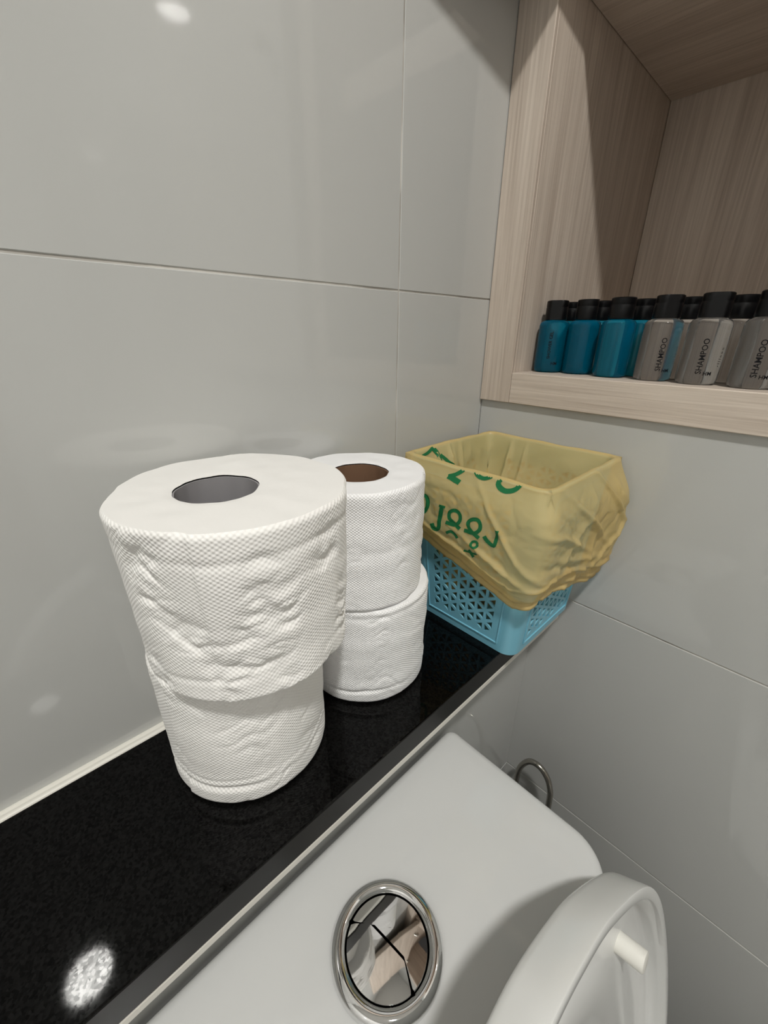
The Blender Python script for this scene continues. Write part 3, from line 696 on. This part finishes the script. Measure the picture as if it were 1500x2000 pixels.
cap_prof = [(0.0, 0.0), (0.0104, 0.0), (0.0107, 0.0006), (0.0105, 0.0110), (0.0103, 0.0114), (0.0103, 0.0120), (0.0105, 0.0124), (0.0104, 0.0170), (0.0096, 0.0177), (0.0, 0.0178)]
body_me = {False: lathe(body_prof, 56), True: lathe(body_prof, 56)}
cap_me = lathe(cap_prof, 40)
# flip tab notch: flatten one side of the cap
for v in cap_me.vertices:
    if v.co.x < -0.0088: v.co.x = -0.0088
text_cache = {}
def text_part(key, f):
    if key not in text_cache:
        d = bpy.data.meshes.new('label_print'); b = f(); b.to_mesh(d); b.free(); text_cache[key] = d
    return text_cache[key]
def bottle(x, y, gel, rot, label, printed=True, dz=0.0):
    root = tag(empty('shower_gel_bottle' if gel else 'shampoo_bottle', (x, y, ZR + 0.0004)), label, 'bottle', 'travel bottles in the cabinet niche')
    root.rotation_euler.z = rot
    b = obj('bottle_body', body_me[gel], None, root, 40)
    if not body_me[gel].materials: body_me[gel].materials.append(M_GEL if gel else M_CLEAR)
    c = obj('cap', cap_me, None, root, 40); c.location.z = 0.0500
    if not cap_me.materials: cap_me.materials.append(M_CAP)
    if printed:
        word = 'SHOWER GEL' if gel else 'SHAMPOO'
        obj('label_print', text_part(word, lambda: wrap(text_mesh(word, 0.0042 if gel else 0.0056), PI * 0.98, 0.0215 if not gel else 0.026)), None, root)
        obj('label_print', text_part('HM', lambda: wrap(text_mesh('HM', 0.0042), PI * 0.98 + 0.42, 0.0085, False)), None, root)
        if not gel:
            obj('label_print', text_part('dots', lambda: wrap(text_mesh('\u2022 l l l n o o', 0.0034), PI * 0.98 + 0.92, 0.021)), None, root)
        for k in text_cache.values():
            if not k.materials: k.materials.append(M_INK)
    return root
bottle(0.4525, 0.2186, True, 0.42, 'blue shower gel bottle at the left end of the front row, with visible lettering')
bottle(0.4560, 0.1888, True, 1.9, 'second blue shower gel bottle from the left in the front row')
bottle(0.4480, 0.1545, True, 2.3, 'third blue shower gel bottle from the left in the front row')
bottle(0.4450, 0.1170, False, 0.55, 'clear shampoo bottle next to the blue bottles in the front row')
bottle(0.4410, 0.0830, False, 0.30, 'clear shampoo bottle with the most legible lettering, in the front row')
bottle(0.4390, 0.0470, False, 0.25, 'clear shampoo bottle at the right edge of the picture, front row')
bottle(0.4395, 0.0120, False, -0.1, 'clear shampoo bottle at the right end of the niche, cut off by the picture edge')
bottle(0.4860, 0.2170, True, 2.6, 'blue shower gel bottle in the back row behind the two leftmost bottles', False)
bottle(0.4850, 0.1860, True, 3.0, 'blue shower gel bottle in the back row behind the second and third bottles', False)
bottle(0.4800, 0.1455, True, 2.0, 'blue shower gel bottle in the back row, peeking out beside the first clear bottle', False)
bottle(0.4800, 0.1080, False, 2.4, 'clear shampoo bottle in the back row behind the first two clear bottles', False)
bottle(0.4790, 0.0715, False, 2.8, 'clear shampoo bottle in the back row behind the legible shampoo bottle', False)
bottle(0.4790, 0.0350, False, 2.1, 'clear shampoo bottle in the back row at the right picture edge', False)

# ------------------------------------------------------------------ toilet
TX = 0.094
toilet = tag(empty('toilet', (TX, -0.15, ZF)), 'white ceramic toilet with raised seat lid and chrome dual flush button', 'toilet')
def tank_outline(x0, x1, y0, y1, rf, rb, n=14):
    P = []
    for cx, cy, a0, r in ((x0 + rf, y0 + rf, PI, rf), (x1 - rf, y0 + rf, 1.5 * PI, rf), (x1 - rb, y1 - rb, 0, rb), (x0 + rb, y1 - rb, 0.5 * PI, rb)):
        P += [(cx + r * math.cos(a0 + PI / 2 * i / n), cy + r * math.sin(a0 + PI / 2 * i / n)) for i in range(n + 1)]
    return P
def tank_rings(rows):
    out = []
    for (ins, z, rf, rb) in rows:
        out.append([(x, y, z) for x, y in tank_outline(-0.0648 + ins, 0.2528 - ins, 0.006 + ins, 0.1645 - min(ins, 0.02), max(0.004, rf - ins), max(0.003, rb - ins))])
    return out
lid_rows = [(0.012, ZT - 0.040, 0.033, 0.010), (0.002, ZT - 0.038, 0.033, 0.010), (0.0, ZT - 0.034, 0.033, 0.010), (0.0, ZT - 0.0085, 0.033, 0.010), (0.0006, ZT - 0.0055, 0.033, 0.010), (0.0022, ZT - 0.0028, 0.033, 0.010), (0.0045, ZT - 0.0010, 0.033, 0.010), (0.008, ZT - 0.0002, 0.033, 0.012), (0.02, ZT, 0.040, 0.018), (0.06, ZT, 0.05, 0.02)]
local(obj('tank_lid', grid_mesh(tank_rings(lid_rows), cap0=True, cap1=True), M_CERAMIC, None, 60), toilet)
body_rows = [(0.022, -0.47, 0.033, 0.012), (0.014, -0.40, 0.033, 0.012), (0.008, ZT - 0.06, 0.033, 0.012), (0.008, ZT - 0.0402, 0.033, 0.012)]
local(obj('tank_body', grid_mesh(tank_rings(body_rows), cap0=True, cap1=True), M_CERAMIC, None, 60), toilet)
# chrome dual flush button
BX, BY = 0.094, 0.091
fb = local(obj('flush_button', lathe([(0.0358, 0.0), (0.0357, 0.0014), (0.0348, 0.0034), (0.0328, 0.0050), (0.0304, 0.0056), (0.0284, 0.0052), (0.0270, 0.0042), (0.0265, 0.0030), (0.0265, 0.0006)], 96, (BX, BY, ZT)), M_CHROME, None, 60), toilet)
fb['label'] = 'round chrome dual flush button'
# all parts carry world coordinates: a sub-part needs the same offset as its part
def subpart(o, part):
    o.parent = part; o.matrix_parent_inverse = Matrix.Identity(4); return o
subpart(obj('button_well', lathe([(0.0266, 0.0009), (0.0, 0.0009)], 64, (BX, BY, ZT)), M_DARK, None, 60), fb)
zig = [(-0.0110, 0.0300), (-0.0094, 0.0242), (-0.0004, 0.0156), (0.0033, -0.0128), (-0.0034, -0.0250), (-0.0046, -0.030)]
def half(side):
    r = 0.0256; g = 0.0006; n = 140; pts = []
    # boundary circle clipped by the zig-zag line
    def xline(y):
        ys = sorted(zig, key=lambda p: p[1]); return interp([p[1] for p in ys], [p[0] for p in ys], y)
    arc = []
    for i in range(n):
        a = 2 * PI * i / n; x, y = r * math.cos(a), r * math.sin(a)
        if (x - xline(y)) * side > g: arc.append((a, x, y))
    # order the arc so it is continuous
    k = max(range(len(arc)), key=lambda i: (arc[i][0] - arc[i - 1][0]) % (2 * PI)); arc = arc[k:] + arc[:k]
    pts = [(x, y) for a, x, y in arc]
    line = [(xline(y) + side * g, y) for y in [lerp(pts[-1][1], pts[0][1], t / 40) for t in range(1, 40)]]
    pts += line
    cx = sum(p[0] for p in pts) / len(pts); cy = sum(p[1] for p in pts) / len(pts)
    def dome(x, y): return 0.0038 - 0.0012 * ((x * x + y * y) / (r * r)) 
    rings = []
    for s, dz in ((1.0, -0.003), (1.0, -0.0004), (0.985, 0.0), (0.8, 0.0), (0.6, 0.0), (0.4, 0.0), (0.2, 0.0), (0.02, 0.0)):
        rings.append([(BX + cx + (x - cx) * s, BY + cy + (y - cy) * s, ZT + dome(cx + (x - cx) * s, cy + (y - cy) * s) + dz) for x, y in pts])
    return grid_mesh(rings, cap1=True)
for s in (-1, 1): subpart(obj('button_half', half(s), M_CHROME, None, 40), fb)
# raised lid: dished shell leaning back on the tank
half_pts = [(0.0, 0.0300), (0.037, 0.0222), (0.066, 0.0085), (0.110, -0.0255), (0.139, -0.0645), (0.159, -0.113), (0.1735, -0.18), (0.178, -0.251), (0.172, -0.32), (0.150, -0.375), (0.10, -0.402)]
full = [(-u, z) for u, z in half_pts[:0:-1]] + half_pts
OUT = [(p.x, p.y) for p in smooth_path([Vector((u, z, 0)) for u, z in full], 8)]
NB = 14
b0, b1 = OUT[-1], OUT[0]
OUT += [(lerp(b0[0], b1[0], k / NB), b0[1]) for k in range(1, NB)]
def inset(P, d):
    n = len(P); Q = []
    for i in range(n):
        a, b = Vector(P[i - 1]), Vector(P[(i + 1) % n]); t = (b - a).normalized()
        Q.append((P[i][0] + t.y * d, P[i][1] - t.x * d))
    return Q
# orientation: make inset() go inwards
def area(P): return sum(P[i - 1][0] * P[i][1] - P[i][0] * P[i - 1][1] for i in range(len(P)))
if area(inset(OUT, 0.01)) ** 2 > area(OUT) ** 2:
    def inset(P, d, _f=inset): return _f(P, -d)
CU, CZ_ = 0.0, -0.19
def shrink(P, s): return [(CU + (u - CU) * s, CZ_ + (z - CZ_) * s) for u, z in P]
def lidring(P, c):
    k = 0.57 * (c + 0.004)
    return [(TX + u, c + 0.22 * (z - k), z - k) for u, z in P]
A = lambda d: inset(OUT, d)
rings = [lidring(shrink(A(0.012), 0.03), 0.0215), lidring(shrink(A(0.012), 0.5), 0.0213), lidring(shrink(A(0.012), 0.85), 0.0200), lidring(shrink(A(0.008), 0.97), 0.0188), lidring(A(0.0028), 0.0184), lidring(A(0.0010), 0.0179), lidring(A(0.0002), 0.0165), lidring(A(0.0), 0.014), lidring(A(0.0), 0.006), lidring(A(0.0), -0.0028), lidring(A(0.0003), -0.0037), lidring(A(0.0010), -0.0040), lidring(A(0.0062), -0.0040), lidring(A(0.0068), -0.0036), lidring(A(0.0070), 0.0), lidring(A(0.0074), 0.008), lidring(A(0.0100), 0.0110), lidring(shrink(A(0.012), 0.95), 0.0122), lidring(shrink(A(0.012), 0.84), 0.0128), lidring(shrink(A(0.012), 0.825), 0.0105), lidring(shrink(A(0.012), 0.60), 0.0110), lidring(shrink(A(0.012), 0.585), 0.0132), lidring(shrink(A(0.012), 0.3), 0.0136), lidring(shrink(A(0.012), 0.03), 0.0138)]
slid = local(obj('seat_lid', grid_mesh(rings, cap0=True, cap1=True), M_SEAT, None, 50), toilet)
nd = Vector((0, -0.976, 0.215)); tip = Vector((0.209, -0.025, -0.095))
for u in (tip.x, 2 * TX - tip.x):
    t = Vector((u, tip.y, tip.z)); bpth = [t - nd * 0.032, t - nd * 0.0012, t - nd * 0.0003, t]
    subpart(obj('bumper', tube([tuple(p) for p in bpth], [0.0064, 0.0064, 0.0060, 0.0050], 24), M_RUBBER, None, 40), slid)
# seat ring, bowl and foot (below the picture)
def ell(cx, cy, rx, ry, z, n=64, back=None):
    P = []
    for i in range(n):
        a = 2 * PI * i / n; y = cy + ry * math.sin(a)
        if back is not None: y = min(y, back)
        P.append((cx + rx * math.cos(a), y, z))
    return P
ZSEAT = -0.43
srings = [ell(TX, -0.29, 0.178, 0.225, ZSEAT, back=-0.085), ell(TX, -0.29, 0.180, 0.227, ZSEAT + 0.012, back=-0.085), ell(TX, -0.29, 0.172, 0.219, ZSEAT + 0.02, back=-0.087), ell(TX, -0.29, 0.125, 0.165, ZSEAT + 0.02, back=-0.13), ell(TX, -0.29, 0.115, 0.155, ZSEAT + 0.012, back=-0.135), ell(TX, -0.29, 0.117, 0.157, ZSEAT, back=-0.135)]
local(obj('seat_ring', grid_mesh(srings + [srings[0]]), M_SEAT, None, 50), toilet)
brings = [ell(TX, -0.20, 0.115, 0.20, ZF), ell(TX, -0.20, 0.110, 0.19, ZF + 0.1), ell(TX, -0.24, 0.135, 0.22, ZF + 0.25), ell(TX, -0.27, 0.165, 0.235, ZF + 0.38), ell(TX, -0.28, 0.175, 0.235, ZSEAT - 0.012), ell(TX, -0.28, 0.170, 0.228, ZSEAT - 0.004), ell(TX, -0.28, 0.130, 0.175, ZSEAT - 0.006), ell(TX, -0.27, 0.10, 0.13, ZSEAT - 0.12), ell(TX, -0.25, 0.04, 0.05, ZSEAT - 0.2)]
local(obj('bowl', grid_mesh(brings, cap0=True, cap1=True), M_CERAMIC, None, 60), toilet)
local(obj('bowl_back', box_bm(TX - 0.10, TX + 0.10, -0.10, 0.15, ZF, -0.465, 0.02, 4), M_CERAMIC, None, 50), toilet)

# ------------------------------------------------------------------ steel hose looping up beside the tank
hp = smooth_path([(0.4100, 0.1400, -0.330), (0.392, 0.1410, -0.300), (0.385, 0.1385, -0.258), (0.385, 0.1300, -0.2350), (0.385, 0.1190, -0.2285), (0.385, 0.1075, -0.2330), (0.385, 0.0985, -0.2480), (0.386, 0.0945, -0.280), (0.390, 0.0930, -0.40), (0.395, 0.0920, -0.60)], 10)
hose = tag(empty('water_hose', (0.41, 0.14, -0.33)), 'bent steel water hose looping up between the tank and the right wall', 'hose')
local(obj('hose_tube', tube([tuple(p) for p in hp], 0.0036, 14), M_STEEL, None, 60), hose)
local(obj('wall_flange', tube([(XR, 0.14, -0.33), (0.4062, 0.14, -0.33)], 0.014, 24), M_CHROME, None, 40), hose)
local(obj('wall_flange', tube([(XR, 0.092, -0.61), (0.3890, 0.092, -0.61)], 0.012, 24), M_CHROME, None, 40), hose)
